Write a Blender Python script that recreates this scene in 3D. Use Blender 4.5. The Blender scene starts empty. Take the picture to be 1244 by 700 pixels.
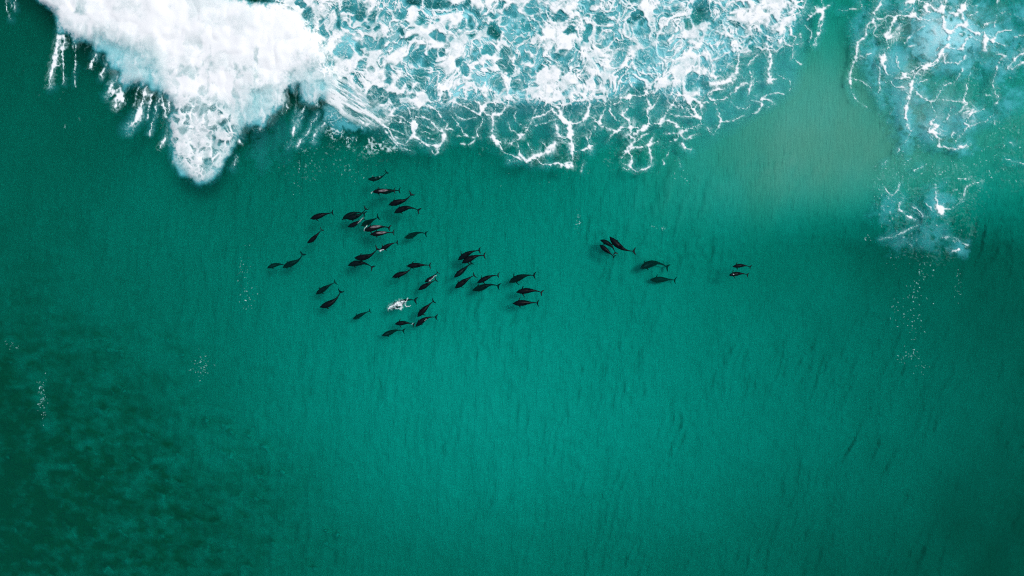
import bpy, bmesh, math
import numpy as np
from mathutils import Vector, Matrix

# ================================================================ camera, sky, sun, exposure
C = bpy.context.scene.collection
SC = bpy.context.scene
H = 82.933                                   # height of the drone above the sea
cam = bpy.data.cameras.new('camera'); cam.lens = 24; cam.sensor_width = 36; cam.clip_start = .5; cam.clip_end = 6000
camo = bpy.data.objects.new('camera', cam); C.objects.link(camo); camo.location = (0, 0, H); camo.rotation_euler = (0, 0, 0)
SC.camera = camo
SUN_EL, SUN_AZ = math.radians(64), math.radians(62)        # azimuth from the top of the picture, clockwise
w = bpy.data.worlds.new('World'); SC.world = w; w.use_nodes = True
nt = w.node_tree; bg = nt.nodes['Background']
sky = nt.nodes.new('ShaderNodeTexSky'); sky.sky_type = 'NISHITA'; sky.sun_disc = False
sky.sun_elevation = SUN_EL; sky.sun_rotation = SUN_AZ; sky.air_density = 1.0; sky.dust_density = 4.0; sky.ozone_density = 1.0
nt.links.new(sky.outputs[0], bg.inputs[0]); bg.inputs[1].default_value = .10
sun = bpy.data.lights.new('sun', 'SUN'); sun.energy = 1.5; sun.angle = math.radians(14); sun.color = (1, .98, .95)
suno = bpy.data.objects.new('sun', sun); C.objects.link(suno)
sd = Vector((math.sin(SUN_AZ)*math.cos(SUN_EL), math.cos(SUN_AZ)*math.cos(SUN_EL), math.sin(SUN_EL)))
suno.rotation_euler = sd.to_track_quat('Z', 'Y').to_euler(); suno.location = sd*200
vs = SC.view_settings; vs.view_transform = 'Standard'; vs.look = 'None'; vs.gamma = 1; vs.use_curve_mapping = False
vs.exposure = .22
cy = SC.cycles
cy.use_denoising = False; cy.max_bounces = 6; cy.diffuse_bounces = 2; cy.volume_bounces = 0; cy.transparent_max_bounces = 12
cy.use_adaptive_sampling = True; cy.adaptive_threshold = .004; cy.sample_clamp_indirect = 4; cy.filter_width = 1.1

# ================================================================ helpers
S = .1                                       # metres on the sea for one unit of the layout below
def at(px, py, z=0.0):
    """a spot of the layout (x right, y down, origin at the upper left) at height z, in metres"""
    k = S*(H-z)/H
    return Vector(((px-622)*k, (350-py)*k, z))

def tag(o, label=None, cat=None, group=None, kind=None):
    if label: o['label'] = label
    if cat: o['category'] = cat
    if group: o['group'] = group
    if kind: o['kind'] = kind
    return o

def nodes(name):
    m = bpy.data.materials.new(name); m.use_nodes = True
    t = m.node_tree; return m, t, t.nodes['Principled BSDF'], t.nodes['Material Output']

def fast_mesh(name, verts, quads, attrs=None, smooth=True):
    me = bpy.data.meshes.new(name)
    nv, nf = len(verts), len(quads)
    me.vertices.add(nv); me.vertices.foreach_set('co', np.ascontiguousarray(verts, np.float32).ravel())
    me.loops.add(nf*4); me.loops.foreach_set('vertex_index', np.ascontiguousarray(quads, np.int32).ravel())
    me.polygons.add(nf); me.polygons.foreach_set('loop_start', np.arange(0, nf*4, 4, dtype=np.int32))
    me.polygons.foreach_set('use_smooth', np.full(nf, smooth))
    for k, v in (attrs or {}).items():
        a = me.attributes.new(k, 'FLOAT', 'POINT'); a.data.foreach_set('value', np.ascontiguousarray(v, np.float32).ravel())
    me.update(calc_edges=True); me.validate()
    return me

# ================================================================ the foam map
# ---------------------------------------------------------------- noise and drawing helpers
RNG = np.random.RandomState(7)
LAT = RNG.rand(256, 256).astype(np.float32)
JX = RNG.rand(256, 256).astype(np.float32)
JY = RNG.rand(256, 256).astype(np.float32)

def vnoise(x, y):
    xi = np.floor(x).astype(np.int32); yi = np.floor(y).astype(np.int32)
    fx = (x - xi).astype(np.float32); fy = (y - yi).astype(np.float32)
    fx = fx*fx*fx*(fx*(fx*6-15)+10); fy = fy*fy*fy*(fy*(fy*6-15)+10)
    x0 = xi & 255; x1 = (xi+1) & 255; y0 = yi & 255; y1 = (yi+1) & 255
    a = LAT[y0, x0]; b = LAT[y0, x1]; c = LAT[y1, x0]; d = LAT[y1, x1]
    return a + (b-a)*fx + (c-a)*fy + (a-b-c+d)*fx*fy

def fbm(x, y, o=4, g=0.5):
    s = 0.0; a = 1.0; t = 0.0
    for k in range(o):
        s = s + a*vnoise(x+17.3*k, y+41.7*k); t += a; a *= g
        x = x*1.93+0.37*y*0.3; y = y*1.93-0.37*x*0.1
    return s/t                                           # 0..1, mean 0.5

def cells(x, y, jit=0.9):
    """distance to the nearest and second nearest feature point, and a random value per cell"""
    xi = np.floor(x).astype(np.int32); yi = np.floor(y).astype(np.int32)
    f1 = np.full(x.shape, 9.0, np.float32); f2 = f1.copy(); idv = np.zeros(x.shape, np.float32)
    for dy in (-1, 0, 1):
        for dx in (-1, 0, 1):
            cx = (xi+dx) & 255; cy = (yi+dy) & 255
            px = xi+dx+0.5+(JX[cy, cx]-0.5)*jit; py = yi+dy+0.5+(JY[cy, cx]-0.5)*jit
            d = np.hypot(px-x, py-y).astype(np.float32)
            near = d < f1
            f2 = np.where(near, f1, np.minimum(f2, d)); idv = np.where(near, LAT[cy, cx], idv); f1 = np.where(near, d, f1)
    return f1, f2, idv

def sstep(a, b, v):
    t = np.clip((v-a)/(b-a), 0, 1)
    return t*t*(3-2*t)

def inside(poly, X, Y):
    r = np.zeros(X.shape, bool); n = len(poly)
    for i in range(n):
        x0, y0 = poly[i]; x1, y1 = poly[(i+1) % n]
        if y0 == y1: continue
        c = ((y0 > Y) != (y1 > Y)) & (X < (x1-x0)*(Y-y0)/(y1-y0)+x0)
        r ^= c
    return r

def blur(a, r, n=2):
    for _ in range(n):
        for ax in (0, 1):
            p = np.concatenate([np.repeat(np.take(a, [0], ax), r+1, ax), a, np.repeat(np.take(a, [-1], ax), r, ax)], ax)
            c = np.cumsum(p, ax, dtype=np.float64)
            m = a.shape[ax]
            a = ((np.take(c, range(2*r+1, 2*r+1+m), ax)-np.take(c, range(0, m), ax))/(2*r+1)).astype(np.float32)
    return a

# ---------------------------------------------------------------- where the foam lies, in units of 0.1 m on the sea (x to the right, y down the picture)
GX0, GX1, GY0, GY1 = -120, 1364, -110, 330
gx = np.arange(GX0, GX1+1, 1.0, dtype=np.float32); gy = np.arange(GY0, GY1+1, 1.0, dtype=np.float32)
PX, PY = np.meshgrid(gx, gy)

# foam filaments: width, points
FIL = [
 (9,'402,112 420,125 440,137 460,149'),(3.5,'410,128 430,142 452,152'),(2.5,'460,148 472,158.6 477,167 484,174 494,178'),
 (3.6,'494,176 498,167 503,160 501,153 492.6,145 482,141.5 474,140'),(1.2,'465,153 477,157 489,162 496,164'),
 (1.8,'462,141.5 472,146.5 489,149 501,155'),(1.1,'475.5,164 486,168 496,169'),(1.2,'468,160 478,172 492,181 501,184'),
 (3.0,'506,143 503,159 506,165.5 516.6,174 527,177.5'),(4.6,'527,177.5 535.5,176 540,165.5 537,158.6'),
 (3,'537,158.6 530,155 523.5,146.5 516.6,141.5 506,141.5'),(1.1,'516.6,167 530,170.6'),(1.3,'510,172 520,177.5 527,186 534,181'),
 (1,'512,150 520,155 528,158'),(1,'513,160 524,163'),
 (2.4,'496,133 506,131 520,130 530,133 535.5,140'),(1.4,'537,145 545.7,150 540.6,155 551,157.7'),
 (4,'474,140 480,132 490,128 496,135 500,143'),(4,'498,143 506,150 502,160'),
 (1.6,'550,127 554,140 562,145 576,143'),(2.2,'552,124 564,130 576,136 583,140 586,148 581,157 578.6,162 581,166'),
 (1.1,'557,165.5 576,167'),(1,'560.6,174 569,176 576,170.6'),(1.2,'547,140 555.5,150 562,162 566,164.6'),
 (3.2,'591.5,140 598,145 599,153.5 599,165.5 603.5,171.5'),(3.4,'603.5,171.5 613.7,174 625.8,172 634,163.8 641,157 644.6,150'),
 (4.2,'644.6,150 649.7,143 660,139.7 668.6,133'),(4.4,'668.6,133 677,139.7 687.5,148 691.8,158.6 691,167'),
 (3,'691,167 694,175.8 696,187.8 694,198 689,201.5 682,201.5'),(7,'687,199 692,197 694,200'),
 (2,'687.5,200.6 672,199 660,199 649.7,193 641,194.6 631,194.6 619,196'),(1.9,'603.5,172 610,179 612,186 622,190 632.6,194'),
 (2.6,'628,174 630,186 636,192'),(4.6,'645,194 656.6,188 668.6,182.6 673.7,176'),(1.5,'641,174 643,179 648,184'),
 (1.4,'658,172 663.5,179 670,177.5'),(3.6,'598,140 608.6,138 617,127.7 620.6,117.5 629,112 641,105.5 651.5,102'),
 (5.5,'613.7,90 615.5,105.5 617,121'),(2.2,'600,112 607,119 617,121'),(1.5,'618,148 620.6,157 631,164'),
 (1.2,'625.8,136 626.6,146.5 636,154 643,155'),(1.6,'658,140 663.5,124 670,116'),(1.3,'648,138 658,119'),(1,'650,152 670,148 675.5,145'),
 (3.6,'674,152 679,163.7 689,169'),(3,'583,140 590,128 596,118'),(3,'552,124 548,112 545,104'),(3,'591,140 586,130 578,122'),
 (3,'668.6,133 672,122 678,112'),(3.2,'680,134.6 685,146.6 692,150 707,148 714,140 717,124 720,110.6 718.6,100'),
 (1.6,'709,149 712.6,157 717.7,159.4 724.6,153.4'),(2.4,'722,100 723,115.7 728,124 735,126 733,136 728,146.6 731.4,153.4 740,157 748.6,159.4 753.7,153.4'),
 (3.2,'717,141.4 724.6,148.3 730,153.4'),(3.8,'692,151.7 691,163.7 694.6,179 697,191'),(2,'697,184 711,181.7 716,177.4 721,178'),
 (1.5,'712.6,170.6 717.7,162'),(3,'711,165 714,172 717,182'),(1.5,'740,131 743.4,138 748.6,145 755.4,146.6'),(1.1,'736.6,117.4 741.7,127.7 762,119'),
 (3.6,'764,117.4 764,129.4 756,138 764,146.6 765.7,158.6 762,163.7'),(2.6,'753.7,117.4 764,116.6 783,115 786,110.6'),
 (3.6,'784.6,100 786,119 789.7,129.4 786,134.6 788,148 783,155 769,162'),(2.1,'798,119 795,129.4 789.7,133'),(2.6,'753.7,153.4 765.7,155 783,154.3'),
 (4.4,'765.7,165.4 771,170.6 764,179 759,185'),(1.7,'759,185 755.4,191 754.6,196 760.6,199.7 765.7,201.4 769,206.6 777.7,209'),
 (2.1,'762,185 766.6,191 765.7,201'),(1.6,'765.7,180 783,179 789.7,175.7 800,173'),(2.2,'789,177.4 791.4,187.7 789.7,199.7 787,205 777.7,208'),
 (1.5,'771,172 791.4,162 793,167 789.7,175.7'),(3.6,'803.4,146.6 810,136 817,126 822,115.7'),(1.6,'789.7,151 802.6,150 803.4,155'),
 (2.5,'803.4,146.6 820.6,150 822,155 834,156'),(1.5,'813.7,139.7 824,141.4 840,141.4'),(2.6,'820.6,115.7 834,117.4 839.4,127.7'),
 (1.1,'803.4,163.7 822,162 824,169 815.4,172'),(2.2,'829,175.7 834,181 840,182.6'),(1.1,'813.7,182.6 810,189.4'),(.9,'807,193 808,200'),(.9,'824,193 826,203'),
 (1,'709,198 707,208'),(1.1,'740,170.6 745,162 759,157.7'),(1.2,'755,201 760,206 766,203'),
 (6,'895,51.6 899,67 897,80.5 891,94 880,101.7 864,101.7'),(4,'870,38 884,42 895,51.6'),
 (2.1,'878,107.5 864,111 860.5,117 866,123 878,121 885.6,117 893,111 897,105.6 907,101.7'),(2.6,'922,67 912.6,74.7 910.7,84.4 914.5,96 910.7,109.5 910.7,115'),
 (5.4,'934,60 935.8,72.8 935,84.4 935.8,98'),(1.5,'912.6,99.8 932,98 943.5,96'),(1.1,'943.5,90 953,96 959,99.8 958,109.5'),
 (1.7,'911.6,114 924,119 939.6,124 933.8,132.6'),(1.2,'924,119 935.8,113 951,115'),(1.8,'910.7,123 924,123 925,130.7 920,136.5 912.6,138'),
 (1.3,'885.6,123 895,130.7 905,132.6 910.7,127'),(1.9,'870,125 872,136.5 876,146 872,155.8 866,161.5 858.6,155.8'),(1.3,'876,148 891,146 903,141'),
 (2.6,'839,117 839,130.7 849,142 851,152 835.4,157.7 827.7,163.5'),(2.1,'862,125 849,125 843,132.6'),(3.2,'820,113 831.6,117 845,123 852.8,128.8'),
 (1.6,'825.8,159.6 831.6,169 849,163.5'),(1.3,'849,125 853,136 850,142'),(1.3,'828,130 838,138 849,142'),
 (2.2,'955,42 966.6,44 962.8,53.5 974,53.5'),(2.6,'953,51.6 962.8,57.4 962.8,71'),(1.1,'972,40 974,51.6'),(1.6,'993.6,42 990,55.4'),(1,'968,74 975,78'),
 (2,'989,6 999,19 992.6,50'),(1.6,'980,22 992.6,12.6 1008,6'),(1.2,'978,30 986,40 984,52'),(1.2,'996,-20 1000,4 995,30'),
 (2.6,'1073,-20 1071.4,0 1069,7.7 1062.4,15.4 1061,23 1053.4,32 1051,41 1042,54 1040,69.5 1036.7,77 1034,90 1032,100'),
 (1.3,'1032,100.6 1038,116 1046,127 1054.5,129.6'),(1.3,'1038,97.5 1052,102 1058.6,108.5'),(1.6,'1061,23 1071.4,23 1081.7,19 1087,22'),
 (1.6,'1061,27 1063,33.4 1060.5,41 1065,45 1070,45.7'),(4.2,'1110,18 1092,19.3 1087,24.4 1081.7,36 1078,45 1089.5,44.4 1088,38.6'),
 (2.3,'1078,46.3 1076.6,59 1072.7,70.7 1075.3,82.3 1078,90'),(5,'1071,70 1075,72'),(2.1,'1108.7,18 1108.7,6.4 1112.6,-10'),
 (2.1,'1110,18 1115,22.5 1126.8,23 1139.6,24.4 1147,26'),(4.4,'1099.7,2.6 1112.6,1.3 1123,2.6 1133,9 1139.6,13 1147,13'),(1.5,'1121.6,31 1110,41 1098.5,52.7'),
 (1.3,'1103.6,56.6 1116.5,54 1129,54 1139.6,45'),(3.8,'1096,88.7 1107.5,88.7 1115,82 1129,77 1139.6,70.7'),(1.5,'1090,67 1091.4,79.7 1096,88.7'),
 (1.1,'1044.4,67 1049.6,70 1058.6,65.6'),(1,'1078,58 1093,47.6'),(1,'1044,0 1045.7,10 1033,13'),(1,'1020,14 1033,13'),
 (5,'1151,-20 1149.7,0 1147,13 1146,25.7 1151,37 1153.6,45 1149.7,55'),(3,'1149.7,55 1142,67 1137,76 1124,81'),
 (5.2,'1176,-20 1174,0 1171.6,10 1169,20.6 1171.6,31'),(3.4,'1171.6,31 1180.6,38.6 1196,40'),(3.2,'1152,15.4 1161,16.7 1171.6,7.7'),(3.2,'1153.6,38.6 1166.4,32 1171.6,28'),
 (3.2,'1152,58 1167.7,59 1174,47.6 1179,46.3'),(2.1,'1196,40 1197,32 1203.7,27 1209,27 1207.6,33.4'),(3,'1196,40 1197,49 1206,49'),(1.5,'1206,49 1212.7,40 1223,36 1229.5,37'),
 (4,'1197,49 1196,60.5'),(1.1,'1206,50 1224,56'),(1.6,'1211.5,-15 1211.5,0 1212.7,10 1214,15.4 1221.7,14'),(1.3,'1212.7,16.7 1209,24.4'),(1.3,'1187,7.7 1187,15.4 1175.4,20.6'),
 (3.2,'1124,10 1131.7,15.4 1144.6,7.7'),(2.1,'1147,67 1148.4,74.6 1160,77 1167.7,74.6 1174,67'),(1.5,'1232,46 1243.6,44 1260,40'),
 (3,'1225,83 1234.6,69.5 1243.6,64.3 1262,55'),(2,'1229.5,83.6 1243.6,77 1270,70'),(1.5,'1216.6,70.7 1212.7,82.3'),(2.5,'1209,64 1221.7,68'),
 (3.6,'1109,99.7 1105,115.5 1101.4,133'),(2.6,'1101.4,133 1100.4,147 1107,159'),(1.4,'1107,159 1099.4,172.7 1089.6,183.6'),(9,'1100,93 1105,95'),
 (2.1,'1075.8,80 1077.8,88 1091.6,95 1102,94'),(1.9,'1068,80 1069,101.7 1070,109.6 1066,113.5'),(1.6,'1069,101.7 1081.7,98.7 1087.6,103.7 1097.5,105.6'),
 (5,'1124,81 1111,92 1109,99.7'),(2.1,'1111,105.6 1117,115.5 1129,122.4 1139,117.5 1146.8,103.7'),(1.6,'1146.8,103.7 1162.6,95.8 1167.5,84'),(2,'1112,101.7 1127,97.8'),
 (2.1,'1129,122.4 1137,141 1131,149 1129,159 1139,166.8 1141.9,176.6'),(3.6,'1131,149 1138,153 1133,159 1141,162'),(1.5,'1139,122.4 1168.5,123.4 1174,127 1162.6,139'),
 (2.1,'1174,103.7 1172,119.4 1174,127'),(1.1,'1178,86 1176,102'),(1.5,'1156.6,129 1150.7,145 1135,153'),(1.9,'1172,137 1182,133 1178,139 1173,149 1176,154 1166.5,164.8 1162.6,170.7 1156.6,162.8 1176,155'),
 (1.3,'1180,137 1196,132'),(1.1,'1176,154 1198,147 1206,139'),(2,'1206,99.7 1210,111.6 1213.8,119.4 1210,125'),(1.3,'1212,80 1206,99.7'),(1.1,'1196,115 1214,117'),
 (1.2,'1221.7,194.4 1243.5,198 1262,196'),(1.2,'1226,172 1233,176'),(1,'1206,139 1208,150'),(1.2,'1140,178 1150,180 1165,180'),(3,'1168,178 1177,177'),
 (1.5,'1073,226.7 1079,236 1086.7,236 1092.4,224.7'),(2,'1098,240 1092.4,250 1096,257.5 1111.7,268'),(2,'1110,251.7 1117.5,259.5 1125,262'),
 (1.5,'1071,290 1086.7,288.4 1098,280.7 1113.7,275'),(2.6,'1136.8,224.7 1136.8,238 1140.7,250 1144.5,257.5'),(5.5,'1142,253 1145,256'),
 (1.9,'1144.5,253.7 1160,250.8 1169.6,240 1177,224.7 1192.8,221'),(1.2,'1165.8,218 1177,217'),(1.5,'1144.5,290 1160,289 1165.8,295 1173.5,299 1158,305.8'),
 (1.1,'1125,248 1135,257'),(1.3,'1136.8,273 1148,276.8'),(1.2,'1072,200 1078,197'),(1.2,'1112,207 1120,203'),(1.1,'1138,215 1146,208'),
 # streamers of the breaking wave
 (3.2,'72,20 71,45 68,70'),(3.4,'66,70 62,92 60,104'),(3.6,'79,30 78,48 76,58'),(1.2,'76,60 78,85 78,102'),(.9,'92,40 91,80 91,106'),(1.2,'69,70 72,78 66,80'),
 (9,'163,86 152,103 145,118'),(5.5,'150,108 143,120 141,129'),(4.5,'146,108 140,112 133,118'),(3,'156,96 150,112 146,126'),(7,'180,100 174,122 169,140'),(5,'169,140 162,150 156,158'),(2.5,'176,112 170,132 166,146'),(1.2,'170,103 163,128'),
 (1.3,'196,110 198,130 204,143'),(1.5,'193,118 188,142 182,164'),(1.3,'186,110 182,128 178,146'),(2.2,'202,168 194,180'),(1,'195,128 201,133'),
 (1.6,'362,127 358,142 355,165'),(3,'364,140 360,150 357,160'),(1.8,'385,140 374,160 362,176'),(1.2,'371,126 366,145'),(1.3,'345,126 343,138'),(1.5,'350,122 348,134'),
 (2.4,'118,66 113,74 110,82'),(2.2,'130,78 126,88 124,94'),(3,'210,112 206,126 203,140'),(2.2,'318,140 316,152 315,158'),(2.6,'150,88 140,100 134,108'),(1.5,'206,150 202,164 199,172'),
 (3.5,'288,165 290,172'),(1.8,'288,190 284,203'),(1.3,'8,-10 9,10 14,22'),(2,'12,-10 14,8'),(1.3,'18,-8 18,12'),
 (2.4,'395,150 386,160 380,172'),(1.2,'350,180 356,172'),
]
# openings in the white water: x, y, half-width, half-height, turn, how clear
HOL = '''375 16 6 10 -25 .9;365 5 5 5 0 .7;409 17 5 9 -25 .7;411 30 6 6 0 .8;393 38 5 6 0 .4;425 6 8 8 0 .6;437 15 9 10 30 .9;453 21 6 9 10 .9;467 20 6 8 0 .4;484 17 5 6 0 .6;501 2 9 6 0 1;532 4 14 8 0 1;510 20 4 6 0 .7;489 38 4 4 0 .8;498 46 6 4 -25 .8;487 48 4 4 0 .5;534 46 8 6 0 .4;506 69 7 9 40 .7;523 72 6 12 30 .7;509 93 10 9 30 .8;418 64 10 11 0 .35;440 79 6 9 0 .35;423 46 8 5 0 .25;450 52 8 8 0 .25;417 97 5 5 0 .8;460 117 12 12 0 1;480 120 6 10 -35 1;471 94 4 8 0 .6;445 31 4 3 0 .8;456 34 4 4 0 .8;487 101 7 5 0 .4;497 104 4 6 0 .6;511 107 6 4 0 .6;490 117 5 4 0 .8;503 117 3.5 3.5 0 .6;524 113 8 6 -20 .5;541 121 4.5 8 0 .8;520 126 5 2.5 0 .7;
566 2 4 5 0 .8;570 21 4 7 -15 .9;579 15 5 11 -30 .9;597 21 6 5 0 .6;623 14 7 9 30 .65;646 10 9 6 -35 .5;610 7 5 4 0 .4;600 38 8 9 0 1;586 32 3 4 0 .9;575 43 4 4 0 1;574 30 4 3 0 .8;613 28 6 4 0 .5;624 30 5 3.5 0 .6;617 35 4 2.5 0 .5;681 18 10 5 0 .6;671 20 3 3 0 .9;692 39 5 5 0 .9;694 30 3 2 0 .8;658 40 2.5 2.5 0 .7;592 62 9 6 0 .7;576 59 3 5 30 .8;581 67 3 3 0 .8;575 69 3 3 0 .8;615 65 8 7 -35 .75;615 82 8.5 9 20 .9;620 90 4 6 0 .8;631 74 4 8 0 .7;642 71 8 5 20 .6;649 59 10 3 0 .35;640 87 8 5 -25 .6;655 85 4.5 4 0 .7;681 67 7 5 -20 .75;672 59 4 5 0 .4;560 76 7 6 0 .8;565 85 6 7 0 .7;580 79 4 4 0 .5;594 80 7 4 0 .25;579 96 8 6 0 .25;602 100 9 5 0 .8;608 105 5 9 0 .8;631 101 10 7 -25 .85;643 96 7 4 -20 .6;649 104 7 3 0 .7;686 80 5 5 0 .5;682 88 3 3 0 .7;533 27 3 4 0 .5;546 30 2 3 0 .6;563 30 4 7 -20 .6;557 36 3 5 0 .4;538 63 5 6 0 .5;714 39 6 9 25 .7;708 96 8 4 -30 .4;
732 22 7 9 0 .7;729 36 3 3 0 .8;747 35 5 5 0 .5;756 32 3 7 0 .3;774 18 6.5 5.5 0 .95;767 26 3 6 0 .95;784 34 8 12 -25 .55;780 26 4 4 0 .9;774 39 5 3 40 .6;784 52 8 4 25 .35;811 12 6 6.5 0 .6;822 10 5 5 0 .6;800 10 5 5 0 .4;850 14 10 16 15 .95;835 32 5 6 0 .95;861 22 4 6 0 .8;866 6 3.5 8 0 .6;871 25 3 3 0 .7;890 30 8 5 30 .9;805 50 4 8 20 .5;783 71 12 12 0 .5;750 71 6 12 30 .3;766 84 4.5 4.5 0 .4;837 55 3 5 0 .6;853 76 4.5 6 0 .4;858 59 5 4 0 .2;866 67 4 5 0 .3;878 76 6 10 30 .65;874 90 6 4 0 .5;875 47 6 5 -20 .5;886 51 5 7 0 .5;890 63 3 5 0 .6;840 103 7.5 7 0 .75;853 100 7 8 0 .85;841 91 8 5 -20 .5;777 106 7 4 0 .85;817 96 3 5 0 .3;725 95 4 6 0 .5;773 2 5 3 0 .6;816 107 4 3 0 .7;743 13 4 3 0 .3;910 47 3 6 0 .9;924 52 5 8 0 .7;914 61 4 5 0 .7;905 75 3 5 0 .9;955 13 5 4 0 .4;936 25 6 4 0 .3'''
HOL = [tuple(float(v) for v in h.split()) for h in HOL.replace('\n', '').split(';')]

BREAKER = [(-60,-60),(10,-40),(48,0),(66,18),(72,40),(88,38),(100,46),(114,52),(122,66),(134,78),(150,90),(160,100),(178,104),(204,112),(214,124),(206,150),(206,172),(209,190),
           (214,203),(222,215),(236,223),(251,223),(263,213),(272,199),(281,181),(290,164),(292,150),(302,146),(318,148),(324,138),(336,130),(346,118),(362,116),(380,116),(398,120),
           (412,100),(414,90),(402,74),(392,58),(384,40),(374,22),(362,8),(340,2),(312,4),(280,-2),(262,-20),(240,-60),(160,-110),(-60,-130)]
DENSE = [(120,-112),(300,-40),(340,-10),(366,40),(384,70),(396,92),(412,104),(424,122),(446,134),(470,136),(490,128),(512,132),(532,130),(548,122),(566,124),(584,128),(604,116),(616,124),(632,112),
         (652,112),(672,120),(690,112),(712,118),(738,116),(752,118),(770,112),(790,112),(806,110),(828,114),(850,112),(870,104),(886,98),(896,86),(900,70),(922,62),(940,62),
         (946,50),(960,36),(968,20),(980,0),(992,-30),(1010,-112)]

# ---- warped coordinates give every edge a ragged, natural run
wx = (fbm(PX/11, PY/11, 3)-.5)*7; wy = (fbm(PX/11+90, PY/11+31, 3)-.5)*7
rx = (fbm(PX/3+50, PY/3, 2)-.5)*2.0; ry = (fbm(PX/3, PY/3+77, 2)-.5)*2.0
fine = fbm(PX/5.5+3, PY/5.5+9, 4, .6)
micro = fbm(PX/2.3+13, PY/2.3+29, 2, .6)
sw1 = (fbm(PX/38+3, PY/38+8, 3)-.5)*46; sw2 = (fbm(PX/38+61, PY/38+27, 3)-.5)*46
def strands(scale, ox, oy, sharp, warp=1.0, ax=1.0, ay=1.0):
    x = PX+sw1*warp+wx*1.2+rx*.8; y = PY+sw2*warp+wy*1.2+ry*.8
    u_ = .8*x+.6*y; v_ = -.6*x+.8*y
    n_ = fbm(u_/scale*ax+ox, v_/scale*ay+oy, 2, .45)
    return np.clip(1-np.abs(n_-.5)*sharp, 0, 1)
u0 = .83*(PX+sw1)+.56*(PY+sw2); v0 = -.56*(PX+sw1)+.83*(PY+sw2)
st1 = strands(17, 4, 9, 7.2); st2 = strands(9, 31, 14, 6.4); st3 = strands(5, 12, 71, 6.0); st4 = strands(11, 80, 41, 9, 1.6)

def smooth_line(p, n=4):
    if len(p) < 3: return p
    q = [p[0]]+p+[p[-1]]; r = []
    for k in range(1, len(q)-2):
        for j in range(n):
            t = j/n
            r.append(tuple(.5*((2*q[k][c])+(-q[k-1][c]+q[k+1][c])*t+(2*q[k-1][c]-5*q[k][c]+4*q[k+1][c]-q[k+2][c])*t*t+(-q[k-1][c]+3*q[k][c]-3*q[k+1][c]+q[k+2][c])*t**3) for c in (0, 1)))
    return r+[p[-1]]

# ---- traced filaments; where strands meet they run together and swell
lsum = np.zeros(PX.shape, np.float32); halo = lsum.copy()
LX = PX + wx*.6 + rx*1.5; LY = PY + wy*.6 + ry*1.5
rough = fbm(PX/2.6+33, PY/2.6+71, 3, .65)
swell = .30+1.25*sstep(.28, .78, fbm(PX/9+63, PY/9+15, 3, .6))
for w, pts in FIL:
    p = smooth_line([tuple(float(v) for v in q.split(',')) for q in pts.split()])
    m = w*2+16
    xs = [q[0] for q in p]; ys = [q[1] for q in p]
    i0 = max(0, int(min(xs)-m-GX0)); i1 = min(PX.shape[1], int(max(xs)+m-GX0)+1)
    j0 = max(0, int(min(ys)-m-GY0)); j1 = min(PX.shape[0], int(max(ys)+m-GY0)+1)
    X = LX[j0:j1, i0:i1]; Y = LY[j0:j1, i0:i1]
    d = np.full(X.shape, 99.0, np.float32)
    for k in range(len(p)-1):
        (x0, y0), (x1, y1) = p[k], p[k+1]
        dx, dy = x1-x0, y1-y0
        t = np.clip(((X-x0)*dx+(Y-y0)*dy)/(dx*dx+dy*dy+1e-6), 0, 1)
        d = np.minimum(d, np.hypot(X-x0-t*dx, Y-y0-t*dy))
    ww = (w*.46+.30)*swell[j0:j1, i0:i1]
    lsum[j0:j1, i0:i1] += np.exp(-(d/ww)**1.25)*min(1.0, .62+.12*w)
    halo[j0:j1, i0:i1] = np.maximum(halo[j0:j1, i0:i1], np.exp(-(d/(4+min(w, 4)*1.3))**2)*min(.6, .22+.10*w))
lsum = lsum*(.15+.7*fine+.6*rough+.35*st3)
hang = fbm((PX+(PY-60)*.16)/2.8+5, PY/20+3, 3, .6)               # the streamers of the wave are combed downwards
lsum = np.where(PX < 396, lsum*np.clip(-.35+2.6*hang, .1, 1.5), lsum)
web = sstep(.25, .7, halo*1.3)*np.maximum(st3**2*.55, st2**3*.6)*(.4+rough)
lace = np.clip(sstep(.2, .95, lsum)*.93+.22*sstep(.05, .35, lsum)*sstep(.3, .6, rough), 0, 1)
lace = np.maximum(lace, web*.8)

# ---- white water: a net of openings of every size, the large ones traced
QX = PX + wx*1.6 + rx*.8 + (fbm(PX/19+7, PY/19+4, 2)-.5)*5; QY = PY + wy*1.6 + ry*.8 + (fbm(PX/19+37, PY/19+64, 2)-.5)*5
dense = blur(inside(DENSE, PX+wx*2.6+sw1*.6, PY+wy*2.6+sw2*.9).astype(np.float32), 7, 3)
eA1, eA2, eAi = cells((PX+wx*1.5+rx*.4)/15, (PY+wy*1.5+ry*.4)/15, .95)
eB1, eB2, eBi = cells((PX+wx*1.4+rx*.4)/7.5+40, (PY+wy*1.4+ry*.4)/7.5+7, .95)
ridge = np.maximum(sstep(.42, .0, eA2-eA1), .75*sstep(.4, .0, eB2-eB1))
net_edge = sstep(.46, .62, dense+.55*(ridge-.55))            # towards its rim the white water breaks up into a net
hole = np.zeros(PX.shape, np.float32); clear = hole.copy()
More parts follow.
